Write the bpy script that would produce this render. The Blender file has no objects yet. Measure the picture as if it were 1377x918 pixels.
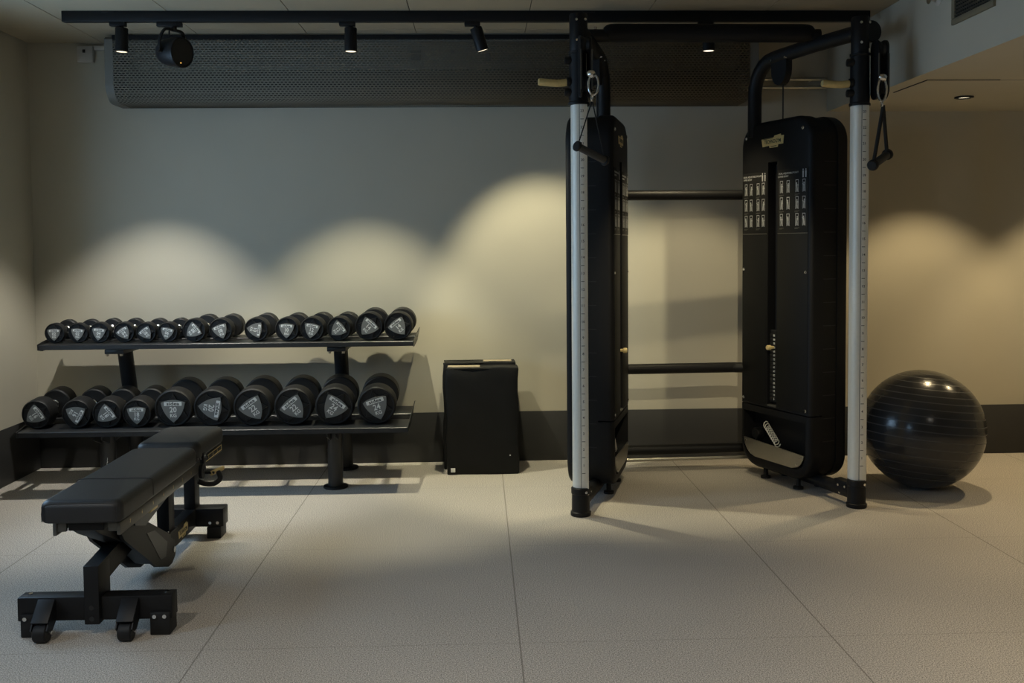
import bpy, bmesh, math, random
from mathutils import Vector as V, Matrix as M, Quaternion
random.seed(7)
S = bpy.context.scene
COL = S.collection
PI = math.pi
def R(a): return math.radians(a)

# ------------------------------------------------------------------ materials
def mat(name, col, rough=.5, metal=0., noise=0., nscale=40., bump=0., bscale=200., spec=.5, coat=0.):
    m = bpy.data.materials.new(name); m.use_nodes = True
    nt = m.node_tree; b = nt.nodes['Principled BSDF']
    b.inputs['Base Color'].default_value = (*col, 1); b.inputs['Roughness'].default_value = rough
    b.inputs['Metallic'].default_value = metal; b.inputs['Specular IOR Level'].default_value = spec
    b.inputs['Coat Weight'].default_value = coat
    tc = nt.nodes.new('ShaderNodeTexCoord')
    if noise > 0:
        n = nt.nodes.new('ShaderNodeTexNoise'); n.inputs['Scale'].default_value = nscale; n.inputs['Detail'].default_value = 4
        nt.links.new(tc.outputs['Object'], n.inputs['Vector'])
        mx = nt.nodes.new('ShaderNodeMix'); mx.data_type = 'RGBA'
        mx.inputs['A'].default_value = (*[c*(1-noise) for c in col], 1)
        mx.inputs['B'].default_value = (*[min(1, c*(1+noise)) for c in col], 1)
        nt.links.new(n.outputs['Fac'], mx.inputs['Factor']); nt.links.new(mx.outputs['Result'], b.inputs['Base Color'])
    if bump > 0:
        n2 = nt.nodes.new('ShaderNodeTexNoise'); n2.inputs['Scale'].default_value = bscale; n2.inputs['Detail'].default_value = 3
        nt.links.new(tc.outputs['Object'], n2.inputs['Vector'])
        bp = nt.nodes.new('ShaderNodeBump'); bp.inputs['Strength'].default_value = bump; bp.inputs['Distance'].default_value = .002
        nt.links.new(n2.outputs['Fac'], bp.inputs['Height']); nt.links.new(bp.outputs['Normal'], b.inputs['Normal'])
    return m
def emis(name, col, st):
    m = bpy.data.materials.new(name); m.use_nodes = True
    b = m.node_tree.nodes['Principled BSDF']; b.inputs['Base Color'].default_value = (0, 0, 0, 1)
    b.inputs['Emission Color'].default_value = (*col, 1); b.inputs['Emission Strength'].default_value = st
    return m

m_wall = mat('wall_paint', (.50, .466, .378), .85, noise=.05, nscale=3, bump=.15, bscale=160)
m_plinth = mat('plinth_paint', (.034, .034, .034), .6, noise=.12, nscale=5, bump=.1)
m_ceil = mat('ceiling_panel', (.38, .33, .24), .8, noise=.03, nscale=4)
m_gap = mat('shadow_gap', (.01, .01, .01), .9)
m_blk = mat('black_powder_coat', (.0075, .0075, .0085), .48, noise=.15, nscale=90, bump=.12, bscale=600, spec=.3)
m_blk2 = mat('black_plastic_cover', (.0065, .0065, .0075), .55, noise=.1, nscale=30, bump=.15, bscale=900, spec=.25)
m_panel = mat('dark_panel', (.0075, .0075, .0075), .6, noise=.08, nscale=60, spec=.25)
m_label = mat('instruction_print', (.010, .010, .010), .6, spec=.25)
m_rub = mat('urethane_black', (.009, .009, .0095), .55, spec=.35, noise=.12, nscale=60, bump=.1, bscale=500)
m_vinyl = mat('black_vinyl', (.016, .016, .017), .46, noise=.15, nscale=25, bump=.25, bscale=350)
m_rack = mat('rack_steel', (.03, .031, .033), .38, metal=.3, noise=.12, nscale=50)
m_alu = mat('brushed_aluminium', (.88, .85, .76), .42, metal=.12, noise=.05, nscale=80)
m_chr = mat('chrome', (.75, .74, .72), .16, metal=1.)
m_steel = mat('satin_steel', (.56, .54, .48), .34, metal=1., noise=.06, nscale=60)
m_gold = mat('gold_plate', (.80, .63, .29), .4, metal=.15)
m_wood = mat('ochre_grip', (.62, .46, .19), .5, noise=.15, nscale=60)
m_grey = mat('grey_plaque', (.19, .19, .18), .5)
m_white = mat('white_print', (.82, .82, .78), .5)
m_print = mat('grey_print', (.42, .43, .43), .5)
m_ink = mat('black_ink', (.012, .012, .012), .6)
m_whitebox = mat('white_plastic', (.5, .47, .42), .5)
m_rail = mat('grey_rail', (.13, .125, .11), .38, metal=.4, noise=.1, nscale=60)
m_nylon = mat('nylon_strap', (.012, .012, .012), .8, bump=.3, bscale=900)
m_foam = mat('grip_foam', (.05, .052, .055), .7, bump=.2, bscale=700)
m_inner = mat('inner_housing', (.44, .41, .34), .7)
m_capm = mat('end_cap_grey', (.17, .165, .145), .6)
m_rope = mat('steel_cable', (.02, .02, .02), .4)
m_ball = mat('anthracite_ball', (.028, .028, .029), .2, noise=.1, nscale=8, bump=.02, bscale=300, spec=.5)
m_rib = mat('ball_rib', (.058, .058, .058), .35)
m_matf = mat('black_mat_cover', (.0065, .0065, .0065), .55, spec=.25, noise=.3, nscale=12, bump=.4, bscale=25)
m_beige = mat('beige_webbing', (.34, .28, .19), .8)
m_lens = emis('lit_lens', (1, .86, .62), 1.6)
m_lensd = emis('lit_downlight', (1, .85, .6), 1.6)
m_led = emis('amber_led', (1, .55, .1), .9)

def floor_mat():
    m = bpy.data.materials.new('rubber_tiles'); m.use_nodes = True
    nt = m.node_tree; N = nt.nodes; L = nt.links; b = N['Principled BSDF']; b.inputs['Roughness'].default_value = .8
    b.inputs['Specular IOR Level'].default_value = .25
    tc = N.new('ShaderNodeTexCoord')
    v = N.new('ShaderNodeTexNoise'); v.inputs['Scale'].default_value = 260; v.inputs['Detail'].default_value = 2
    L.new(tc.outputs['Object'], v.inputs['Vector'])
    cr = N.new('ShaderNodeValToRGB'); e = cr.color_ramp.elements
    e[0].position = .33; e[0].color = (.20, .182, .16, 1); e[1].position = .68; e[1].color = (.74, .675, .60, 1)
    k = cr.color_ramp.elements.new(.5); k.color = (.45, .415, .37, 1)
    L.new(v.outputs['Fac'], cr.inputs['Fac'])
    n = N.new('ShaderNodeTexNoise'); n.inputs['Scale'].default_value = 1.7; n.inputs['Detail'].default_value = 4
    L.new(tc.outputs['Object'], n.inputs['Vector'])
    mr = N.new('ShaderNodeMapRange'); mr.inputs['To Min'].default_value = .9; mr.inputs['To Max'].default_value = 1.1
    L.new(n.outputs['Fac'], mr.inputs['Value'])
    mu = N.new('ShaderNodeMix'); mu.data_type = 'RGBA'; mu.blend_type = 'MULTIPLY'; mu.inputs['Factor'].default_value = 1
    L.new(cr.outputs['Color'], mu.inputs['A']); L.new(mr.outputs['Result'], mu.inputs['B'])
    sx = N.new('ShaderNodeSeparateXYZ'); L.new(tc.outputs['Object'], sx.inputs['Vector'])
    def mth(op, a, bb=None):
        q = N.new('ShaderNodeMath'); q.operation = op
        for i, z in enumerate((a, bb)):
            if z is None: continue
            if isinstance(z, (int, float)): q.inputs[i].default_value = z
            else: L.new(z, q.inputs[i])
        return q.outputs[0]
    def seam(out, off, pitch, w):
        f = mth('DIVIDE', mth('SUBTRACT', out, off), pitch)
        d = mth('MULTIPLY', mth('ABSOLUTE', mth('SUBTRACT', mth('FRACT', mth('ADD', f, 100.5)), .5)), pitch)
        return mth('LESS_THAN', d, w)
    a = mth('MAXIMUM', seam(sx.outputs['X'], .116, .984, .0024), mth('MULTIPLY', seam(sx.outputs['Y'], 2.992, .993, .0016), .6))
    mx = N.new('ShaderNodeMix'); mx.data_type = 'RGBA'; mx.inputs['B'].default_value = (.09, .075, .055, 1)
    L.new(mth('MULTIPLY', a, .55), mx.inputs['Factor']); L.new(mu.outputs['Result'], mx.inputs['A'])
    L.new(mx.outputs['Result'], b.inputs['Base Color'])
    bp = N.new('ShaderNodeBump'); bp.inputs['Strength'].default_value = .3; bp.inputs['Distance'].default_value = .002
    L.new(v.outputs['Fac'], bp.inputs['Height']); L.new(bp.outputs['Normal'], b.inputs['Normal'])
    return m
m_floor = floor_mat()

def perf_mat():
    m = bpy.data.materials.new('perforated_sheet'); m.use_nodes = True
    nt = m.node_tree; N = nt.nodes; L = nt.links; b = N['Principled BSDF']
    b.inputs['Base Color'].default_value = (.15, .135, .105, 1); b.inputs['Roughness'].default_value = .75; b.inputs['Specular IOR Level'].default_value = .2
    uv = N.new('ShaderNodeUVMap'); uv.uv_map = 'UVMap'
    br = N.new('ShaderNodeTexBrick'); br.inputs['Scale'].default_value = 1
    br.inputs['Color1'].default_value = br.inputs['Color2'].default_value = (0, 0, 0, 1); br.inputs['Mortar'].default_value = (1, 1, 1, 1)
    br.inputs['Brick Width'].default_value = .021; br.inputs['Row Height'].default_value = .0125; br.inputs['Mortar Size'].default_value = .0042
    br.inputs['Mortar Smooth'].default_value = 0
    L.new(uv.outputs['UV'], br.inputs['Vector'])
    tr = N.new('ShaderNodeBsdfTransparent'); mx = N.new('ShaderNodeMixShader')
    L.new(br.outputs['Fac'], mx.inputs['Fac']); L.new(tr.outputs[0], mx.inputs[1]); L.new(b.outputs[0], mx.inputs[2])
    L.new(mx.outputs[0], N['Material Output'].inputs['Surface'])
    return m
m_perf = perf_mat()
def glass_mat():
    m = bpy.data.materials.new('window_glass'); m.use_nodes = True
    nt = m.node_tree; N = nt.nodes; L = nt.links
    tr = N.new('ShaderNodeBsdfTransparent'); gl = N.new('ShaderNodeBsdfGlossy'); gl.inputs['Roughness'].default_value = .02
    mx = N.new('ShaderNodeMixShader'); mx.inputs['Fac'].default_value = .06
    L.new(tr.outputs[0], mx.inputs[1]); L.new(gl.outputs[0], mx.inputs[2]); L.new(mx.outputs[0], N['Material Output'].inputs['Surface'])
    return m
m_glass = glass_mat()

# ------------------------------------------------------------------ mesh helpers
def BM(): return bmesh.new()
def merge(bm, tmp, mx=None, mi=0):
    me = bpy.data.meshes.new('tmp'); 
    for f in tmp.faces: f.material_index = mi
    tmp.to_mesh(me); tmp.free()
    if mx is not None: me.transform(mx)
    bm.from_mesh(me); bpy.data.meshes.remove(me)
def box(bm, c, s, bev=0., rot=None, seg=2, mi=0):
    t = BM(); bmesh.ops.create_cube(t, size=1)
    bmesh.ops.scale(t, vec=V(s), verts=t.verts)
    if bev > 0: bmesh.ops.bevel(t, geom=t.edges[:], offset=bev, segments=seg, profile=.5, affect='EDGES')
    mx = M.Translation(V(c))
    if rot is not None: mx = mx @ rot.to_4x4()
    merge(bm, t, mx, mi)
def b2(bm, lo, hi, bev=0., mi=0, seg=2):
    lo = V(lo); hi = V(hi); box(bm, (lo+hi)/2, hi-lo, bev, seg=seg, mi=mi)
def align(d):
    return V((0, 0, 1)).rotation_difference(V(d).normalized()).to_matrix()
def lathe(bm, prof, org=(0, 0, 0), axis=(0, 0, 1), seg=32, mi=0):
    """prof: list of (radius, height) along axis"""
    t = BM(); rings = []
    for r, h in prof:
        if r <= 1e-6: rings.append([t.verts.new((0, 0, h))])
        else: rings.append([t.verts.new((r*math.cos(2*PI*i/seg), r*math.sin(2*PI*i/seg), h)) for i in range(seg)])
    for a, b in zip(rings, rings[1:]):
        for i in range(seg):
            j = (i+1) % seg
            if len(a) == 1 and len(b) == 1: continue
            if len(a) == 1: t.faces.new((a[0], b[i], b[j]))
            elif len(b) == 1: t.faces.new((a[i], a[j], b[0]))
            else: t.faces.new((a[i], a[j], b[j], b[i]))
    if len(rings[0]) > 1: t.faces.new(rings[0][::-1])
    if len(rings[-1]) > 1: t.faces.new(rings[-1])
    bmesh.ops.recalc_face_normals(t, faces=t.faces[:])
    merge(bm, t, M.Translation(V(org)) @ align(axis).to_4x4(), mi)
def cyl(bm, p0, p1, r, seg=24, bev=0., mi=0):
    p0 = V(p0); p1 = V(p1); h = (p1-p0).length
    if bev > 0: pr = [(0, 0), (r-bev, 0), (r-bev*.3, bev*.3), (r, bev), (r, h-bev), (r-bev*.3, h-bev*.3), (r-bev, h), (0, h)]
    else: pr = [(0, 0), (r, 0), (r, h), (0, h)]
    lathe(bm, pr, p0, p1-p0, seg, mi)
def spline(pts, n=8):
    P = [V(p) for p in pts]; out = []
    for i in range(len(P)-1):
        a = P[max(0, i-1)]; b = P[i]; c = P[i+1]; d = P[min(len(P)-1, i+2)]
        for k in range(n):
            t = k/n
            out.append(.5*((2*b)+(c-a)*t+(2*a-5*b+4*c-d)*t*t+(3*b-a-3*c+d)*t**3))
    out.append(P[-1]); return out
def tube(bm, pts, r, seg=14, smooth=0, mi=0, closed=False, ry=None):
    P = spline(pts, smooth) if smooth else [V(p) for p in pts]
    t = BM(); n = len(P); rings = []
    T = []
    for i in range(n):
        if closed: d = P[(i+1) % n]-P[i-1]
        else: d = P[min(i+1, n-1)]-P[max(i-1, 0)]
        T.append(d.normalized())
    u = T[0].orthogonal().normalized()
    for i in range(n):
        if i: u = (T[i-1].rotation_difference(T[i])) @ u
        u = (u-T[i]*u.dot(T[i])).normalized(); w = T[i].cross(u)
        rings.append([t.verts.new(P[i]+u*(r*math.cos(2*PI*k/seg))+w*((ry or r)*math.sin(2*PI*k/seg))) for k in range(seg)])
    for i in range(n if closed else n-1):
        a = rings[i]; b = rings[(i+1) % n]
        for k in range(seg): t.faces.new((a[k], a[(k+1) % seg], b[(k+1) % seg], b[k]))
    if not closed:
        t.faces.new(rings[0][::-1]); t.faces.new(rings[-1])
    bmesh.ops.recalc_face_normals(t, faces=t.faces[:])
    merge(bm, t, None, mi)
def rrect(w, h, r, seg=6, cx=0, cy=0):
    r = max(1e-4, min(r, w/2-1e-4, h/2-1e-4)); out = []
    for (sx, sy, a0) in ((1, 1, 0), (-1, 1, 90), (-1, -1, 180), (1, -1, 270)):
        for k in range(seg+1):
            a = R(a0+90*k/seg); out.append((cx+sx*(w/2-r)+r*math.cos(a), cy+sy*(h/2-r)+r*math.sin(a)))
    return out
def loft(bm, loops, mx=None, mi=0):
    """loops: list of lists of 3-D points, same length, closed, capped"""
    t = BM(); rings = [[t.verts.new(p) for p in l] for l in loops]
    n = len(rings[0])
    for a, b in zip(rings, rings[1:]):
        for k in range(n): t.faces.new((a[k], a[(k+1) % n], b[(k+1) % n], b[k]))
    t.faces.new(rings[0][::-1]); t.faces.new(rings[-1])
    bmesh.ops.recalc_face_normals(t, faces=t.faces[:])
    merge(bm, t, mx, mi)
def prism(bm, poly, d, mx=None, mi=0):
    loft(bm, [[(x, y, 0) for x, y in poly], [(x, y, d) for x, y in poly]], mx, mi)
def pillow(bm, x0, x1, y0, y1, z0, z1, rc, re, taper=0., n=5, mi=0):
    """cushion: rounded in plan (rc) and at top/bottom edges (re)"""
    loops = []; w = x1-x0; h = y1-y0; cx = (x0+x1)/2; cy = (y0+y1)/2
    def L(ins, z): loops.append([(x, y, z) for x, y in rrect(w-2*ins, h-2*ins, rc-ins*.6, 6, cx, cy)])
    for k in range(n+1):
        a = PI/2*k/n; L(re*.6*(1-math.sin(a)), z0+re*.6*(1-math.cos(a)))
    for k in range(n+1):
        a = PI/2*k/n; L(re*(1-math.cos(a)), z1-re*(1-math.sin(a)))
    loft(bm, loops, None, mi)
_tc = {}
def text(bm, s, size, mx, mi=0, ext=.0004, sx=1., bold=0.):
    key = (s, bold)
    if key not in _tc:
        c = bpy.data.curves.new('t', 'FONT'); c.body = s; c.size = 1; c.align_x = 'CENTER'; c.align_y = 'CENTER'; c.resolution_u = 2
        c.offset = bold
        o = bpy.data.objects.new('t', c); COL.objects.link(o)
        dg = bpy.context.evaluated_depsgraph_get(); dg.update()
        me = bpy.data.meshes.new_from_object(o.evaluated_get(dg)); bpy.data.objects.remove(o); bpy.data.curves.remove(c)
        _tc[key] = me
    me = _tc[key].copy(); me.transform(M.Diagonal((size*sx, size, 1, 1)))
    t = BM(); t.from_mesh(me); bpy.data.meshes.remove(me)
    r = bmesh.ops.extrude_face_region(t, geom=t.faces[:])
    bmesh.ops.translate(t, vec=(0, 0, ext), verts=[g for g in r['geom'] if isinstance(g, bmesh.types.BMVert)])
    bmesh.ops.recalc_face_normals(t, faces=t.faces[:])
    merge(bm, t, mx, mi)
OFF = {}
def obj(name, bm, mats, parent=None, local=False, angle=35):
    me = bpy.data.meshes.new(name); bm.normal_update()
    if parent is not None and not local and parent.name in OFF: bmesh.ops.translate(bm, vec=-OFF[parent.name], verts=bm.verts)
    bm.to_mesh(me); bm.free()
    for m_ in (mats if isinstance(mats, (list, tuple)) else [mats]): me.materials.append(m_)
    for p in me.polygons: p.use_smooth = True
    me.set_sharp_from_angle(angle=R(angle))
    o = bpy.data.objects.new(name, me); COL.objects.link(o)
    if parent is not None:
        o.parent = parent
        if not local and parent.name in OFF: OFF[o.name] = OFF[parent.name]
    return o
def tag(o, label, cat, group=None):
    o['label'] = label; o['category'] = cat
    if group: o['group'] = group
    return o
def thing(name, loc, label=None, cat=None, group=None):
    o = bpy.data.objects.new(name, None); COL.objects.link(o); o.location = loc; o.empty_display_size = .1
    OFF[o.name] = V(loc)
    if label: tag(o, label, cat, group)
    return o
def struct(name, bm, m, parent=None):
    o = obj(name, bm, m, parent)
    if parent is None: o['kind'] = 'structure'
    return o
def dup(o, parent=None):
    c = o.copy(); COL.objects.link(c)
    if parent is not None: c.parent = parent
    for ch in list(o.children): dup(ch, c)
    return c
def boolean(o, cutters, op='DIFFERENCE'):
    for cb in cutters:
        me = bpy.data.meshes.new('c'); bmesh.ops.recalc_face_normals(cb, faces=cb.faces[:]); cb.to_mesh(me); cb.free()
        co = bpy.data.objects.new('c', me); COL.objects.link(co); co.parent = o.parent; co.location = o.location; co.rotation_euler = o.rotation_euler
        md = o.modifiers.new('b', 'BOOLEAN'); md.operation = op; md.object = co; md.solver = 'EXACT'
        dg = bpy.context.evaluated_depsgraph_get(); dg.update()
        nm = bpy.data.meshes.new_from_object(o.evaluated_get(dg)); old = o.data
        o.modifiers.clear(); o.data = nm; nm.name = old.name; bpy.data.meshes.remove(old)
        bpy.data.objects.remove(co); bpy.data.meshes.remove(me)
    for p in o.data.polygons: p.use_smooth = True
    o.data.set_sharp_from_angle(angle=R(35))

# ------------------------------------------------------------------ room shell
XL, XR, YB, YF, ZC, ZS, XS = -2.51, 4.4, 5.6, -3.6, 2.39, 1.998, 2.012
b = BM(); b2(b, (XL-.2, YF-.2, -.1), (XR+.2, YB+.2, 0)); struct('floor', b, m_floor)
b = BM(); b2(b, (XL-.2, YB, 0), (XR+.2, YB+.2, ZC+.1)); struct('wall_back', b, m_wall)
b = BM(); b2(b, (XR, YF, 0), (XR+.2, YB, ZC+.1)); struct('wall_right', b, m_wall)
b = BM(); b2(b, (XL-.2, YF-.2, 0), (XR+.2, YF, ZC+.1)); struct('wall_front', b, m_wall)
# left wall with three window openings (daylight side of the room)
wins = [(3.55, 4.6), (1.9, 2.6), (.1, .7)]; wz0, wz1 = .85, 1.95
b = BM(); y = YF
for (a, c) in sorted(wins):
    b2(b, (XL-.2, y, 0), (XL, a, ZC+.1)); b2(b, (XL-.2, a, 0), (XL, c, wz0)); b2(b, (XL-.2, a, wz1), (XL, c, ZC+.1)); y = c
b2(b, (XL-.2, y, 0), (XL, YB, ZC+.1)); struct('wall_left', b, m_wall)
for i, (a, c) in enumerate(wins):
    b = BM(); x0, x1 = XL-.13, XL-.09; w = .045
    b2(b, (x0, a, wz0), (x1, a+w, wz1)); b2(b, (x0, c-w, wz0), (x1, c, wz1)); b2(b, (x0, a+w, wz0), (x1, c-w, wz0+w)); b2(b, (x0, a+w, wz1-w), (x1, c-w, wz1))
    b2(b, (x0+.006, (a+c)/2-.015, wz0+w), (x1-.006, (a+c)/2+.015, wz1-w))
    for k in (1, 2): b2(b, (x0+.006, a+w, wz0+k*(wz1-wz0)/3-.012), (x1-.006, c-w, wz0+k*(wz1-wz0)/3+.012))
    wf = struct('window_%d' % (i+1), b, m_whitebox)
    b = BM(); b2(b, (x0+.018, a+w, wz0+w), (x0+.022, c-w, wz1-w)); obj('pane', b, m_glass, wf)
# ceiling: flat panels with dark joints
b = BM(); b2(b, (XL-.2, YF-.2, ZC+.006), (XR+.2, YB+.2, ZC+.12), mi=1)
xs = [XL+.012]+[-2.084+.586*k for k in range(0, 7)]+[XS]
ys = [YF]+[5.25-1.25*k for k in range(6, -1, -1)]+[YB-.012]
for x0, x1 in zip(xs, xs[1:]):
    for y0, y1 in zip(ys, ys[1:]):
        g = .0022
        if x1-x0 > .02: b2(b, (x0+g, y0+g*.6, ZC), (x1-g, y1-g*.6, ZC+.02))
struct('ceiling', b, [m_ceil, m_gap])
b = BM(); b2(b, (XS, YF, ZS), (XR+.1, YB, ZC+.02)); struct('ceiling_soffit', b, m_wall)
b = BM(); b2(b, (XL, YB-.008, 0), (XR, YB, .288), .002); struct('baseboard_back', b, m_plinth)
b = BM(); b2(b, (XL, YF, 0), (XL+.008, YB-.008, .30), .002); struct('baseboard_left', b, m_plinth)

# access hatch and downlight in the soffit, grille and sprinkler on its side
b = BM()
g = .004; hx0, hx1, hy0, hy1 = 2.1, 2.62, 4.53, 4.9
b2(b, (hx0+g, hy0+g, ZS-.0035), (hx1-g, hy1-g, ZS-.0005), mi=0)
for lo, hi in (((hx0-g, hy0-g), (hx0+g, hy1)), ((hx0, hy0-g), (hx0+.345, hy0+g))): b2(b, (*lo, ZS-.0022), (*hi, ZS), mi=1)
tag(obj('access_hatch', b, [m_wall, m_gap]), 'flush square access hatch with thin dark joint in the lowered ceiling', 'hatch')
dl = thing('recessed_downlight', (2.536, 5.05, ZS), 'small round recessed downlight glowing in the lowered ceiling', 'downlight')
b = BM(); lathe(b, [(.030, -.001), (.046, -.001), (.048, -.004), (.046, -.008), (.034, -.009), (.030, -.004)], (2.536, 5.05, ZS)); obj('rim', b, m_blk, dl)
b = BM(); lathe(b, [(0, -.004), (.031, -.004), (.031, -.0008), (0, -.0008)], (2.536, 5.05, ZS)); obj('lens', b, m_lensd, dl)
vg = thing('vent_grille', (XS, 3.92, 2.27), 'dark slatted vent grille in a beige frame on the soffit side', 'vent')
y0, y1, z0, z1 = 3.765, 4.105, 2.152, 2.375; w = .026
b = BM()
b2(b, (XS-.012, y0, z0), (XS, y1, z0+w), .003); b2(b, (XS-.012, y0, z1-w), (XS, y1, z1), .003)
b2(b, (XS-.012, y0, z0+w), (XS, y0+w, z1-w), .003); b2(b, (XS-.012, y1-w, z0+w), (XS, y1, z1-w), .003); obj('frame', b, mat('grille_frame', (.2, .17, .11), .6), vg)
b = BM(); b2(b, (XS-.003, y0+w, z0+w), (XS-.0005, y1-w, z1-w)); obj('backing', b, m_gap, vg)
b = BM()
for k in range(11):
    z = z0+w+.009+k*.0152; box(b, (XS-.006, (y0+y1)/2, z), (.009, y1-y0-2*w, .0022), rot=M.Rotation(R(30), 3, 'Y'))
for k in range(16):
    yy = y0+w+.01+k*.0178; b2(b, (XS-.009, yy-.0012, z0+w), (XS-.0075, yy+.0012, z1-w))
sl = obj('slats', b, mat('grille_slats', (.07, .065, .05), .5), vg)
sp = thing('sprinkler_head', (XS, 4.24, 2.30), 'small pale sidewall sprinkler head beside the vent grille', 'sprinkler')
b = BM(); lathe(b, [(0, 0), (.032, 0), (.032, .004), (.020, .012), (.012, .014), (.012, .03), (0, .03)], (XS, 4.24, 2.30), (-1, 0, 0)); obj('rosette', b, m_whitebox, sp)
b = BM(); lathe(b, [(0, .042), (.024, .042), (.024, .0445), (0, .0445)], (XS, 4.24, 2.30), (-1, 0, 0))
for s in (-1, 1): tube(b, [(XS-.028, 4.24+s*.006, 2.30), (XS-.035, 4.24+s*.014, 2.30), (XS-.043, 4.24+s*.012, 2.30)], .0025, 8)
obj('deflector', b, m_chr, sp)
for z, e, lb in ((2.178, 1.99, 'upper of two thin bright pipes along the wall behind right weight tower'), (2.132, 2.0, 'lower of two thin bright pipes along the wall behind right weight tower')):
    b = BM(); tube(b, [(1.52, YB-.03, z), (e, YB-.03, z)], .009, 12)
    for x in (1.62, 1.9): b2(b, (x-.008, YB-.03, z-.012), (x+.008, YB, z+.012), .002)
    tag(obj('wall_pipe', b, m_steel), lb, 'pipe', 'thin pipes on the back wall')
ws = thing('wall_sensor', (-2.18, YB, 2.325), 'small white box with a black square on back wall near left corner', 'sensor')
b = BM(); b2(b, (-2.225, YB-.035, 2.282), (-2.137, YB, 2.372), .006); obj('housing', b, m_whitebox, ws)
b = BM(); b2(b, (-2.193, YB-.037, 2.318+.016), (-2.177, YB-.0345, 2.318+.034), .001); obj('sensor_eye', b, m_ink, ws)
b = BM(); b2(b, (-2.137, YB-.02, 2.352), (-1.98, YB, 2.378), .003); obj('cable_cover', b, m_whitebox, ws)

# perforated ventilation unit over the back wall
vu = thing('ventilation_unit', (-.23, YB, 2.2), 'long perforated metal ventilation cover running under the ceiling', 'ventilation unit')
ax0, ax1 = -1.945, 1.49
prof = [(YB-.262, 2.362), (YB-.262, 2.34), (YB-.262, 2.25), (YB-.262, 2.13)]
for k in range(1, 9):
    a = R(90*k/8); prof.append((YB-.262+.1*(1-math.cos(a)), 2.13-.1*math.sin(a)))
prof.append((YB-.02, 2.03))
b = BM(); uvl = b.loops.layers.uv.new('UVMap')
d = 0; rows = []
for i, (yy, zz) in enumerate(prof):
    if i: d += math.hypot(yy-prof[i-1][0], zz-prof[i-1][1])
    rows.append((d, b.verts.new((ax0, yy, zz)), b.verts.new((ax1, yy, zz))))
for (d0, a0, a1), (d1, c0, c1) in zip(rows, rows[1:]):
    f = b.faces.new((a0, c0, c1, a1))
    for l, (u, v) in zip(f.loops, ((ax0, d0), (ax0, d1), (ax1, d1), (ax1, d0))): l[uvl].uv = (u, v)
o = obj('perforated_cover', b, m_perf, vu, angle=60); sd = o.modifiers.new('s', 'SOLIDIFY'); sd.thickness = .0015; sd.offset = -1
def endprof(ins): return [(yy+ins, zz) for yy, zz in prof]+[(YB, 2.03), (YB, 2.375), (YB-.24, 2.375)]
for x0, x1 in ((ax0-.045, ax0), (ax1, ax1+.05)):
    b = BM(); pp = endprof(.004); loft(b, [[(x0, p, q) for p, q in pp], [(x1, p, q) for p, q in pp]]); obj('end_cap', b, m_capm, vu)
b = BM(); b2(b, (ax0, YB-.266, 2.358), (ax1, YB-.23, 2.382)); obj('top_rail', b, m_blk, vu)
b = BM(); prism(b, rrect(3.28, .235, .03, 5), .098, M.Translation((-.2, YB-.155, 2.322)) @ M.Rotation(R(90), 4, 'X')); 
bx = obj('inner_housing', b, m_inner, vu)
b = BM(); b2(b, (ax0, YB-.016, 2.03), (ax1, YB-.004, 2.36)); obj('shade_board', b, m_panel, vu)  # added black sheet, paints the shade inside the unit
for px, w, h, z in ((-.33, .055, .012, 2.292), (.06, .028, .04, 2.262), (-.33, .05, .03, 2.262), (-.13, .016, .018, 2.292)):
    b = BM(); b2(b, (px-w/2, YB-.2645, z-h/2), (px+w/2, YB-.2605, z+h/2), mi=0); obj('sticker', b, m_rail, vu)

# ------------------------------------------------------------------ ceiling track and its lamps
TY = 4.85
b = BM(); b2(b, (-2.0, TY-.018, 2.338), (1.95, TY+.018, ZC), .003)
tr = tag(obj('lighting_track', b, m_blk), 'long black lighting track running across the ceiling', 'lighting track')
for x in (-1.78, -.42, .55, 1.4):
    b = BM(); b2(b, (x-.03, TY-.021, ZC-.010), (x+.03, TY+.021, ZC-.002), .003); obj('mounting_clip', b, m_blk, tr)
def lamp(x, tilt, toward, power, label, col, beam, size=R(76), blend=.5):
    """tilt sideways (deg, + = mouth swings to +X), toward = tilt to the wall"""
    t = thing('track_spotlight', (x, TY, 2.338), label, 'spotlight', 'cylinder spotlights on the ceiling track')
    b = BM(); b2(b, (x-.055, TY-.016, 2.318), (x+.022, TY+.016, 2.338), .003); obj('adapter', b, m_blk, t)
    b = BM(); cyl(b, (x, TY, 2.30), (x, TY, 2.322), .010, 16); cyl(b, (x-.014, TY, 2.303), (x+.014, TY, 2.303), .007, 12); obj('stem', b, m_blk, t)
    Rm = M.Rotation(R(-tilt), 3, 'Y') @ M.Rotation(R(toward), 3, 'X')
    dn = Rm @ V((0, 0, -1)); p = V((x, TY, 2.312)); r = .030
    b = BM(); lathe(b, [(0, .0), (r-.002, 0), (r, .003), (r, .112), (r-.003, .114), (r-.004, .108), (0, .108)], p+dn*0.002, dn, 32)
    ba = obj('barrel', b, m_blk, t)
    b = BM(); lathe(b, [(0, .1085), (r-.0045, .1085), (r-.0045, .1125), (0, .1125)], p+dn*0.002, dn, 32); obj('lens', b, m_lens, ba)
    ld = bpy.data.lights.new('spot', 'SPOT'); ld.energy = power; ld.spot_size = size; ld.spot_blend = blend; ld.shadow_soft_size = .016; ld.color = col
    lo = bpy.data.objects.new('spot_light', ld); COL.objects.link(lo); lo.parent = t; lo.location = p+dn*.122-V(t.location)
    bd = M.Rotation(R(-tilt), 3, 'Y') @ M.Rotation(R(beam), 3, 'X') @ V((0, 0, -1))   # added beam tilt, apart from the barrel axis, to shape the wall light
    lo.rotation_euler = V((0, 0, -1)).rotation_difference(bd).to_euler()
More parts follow.
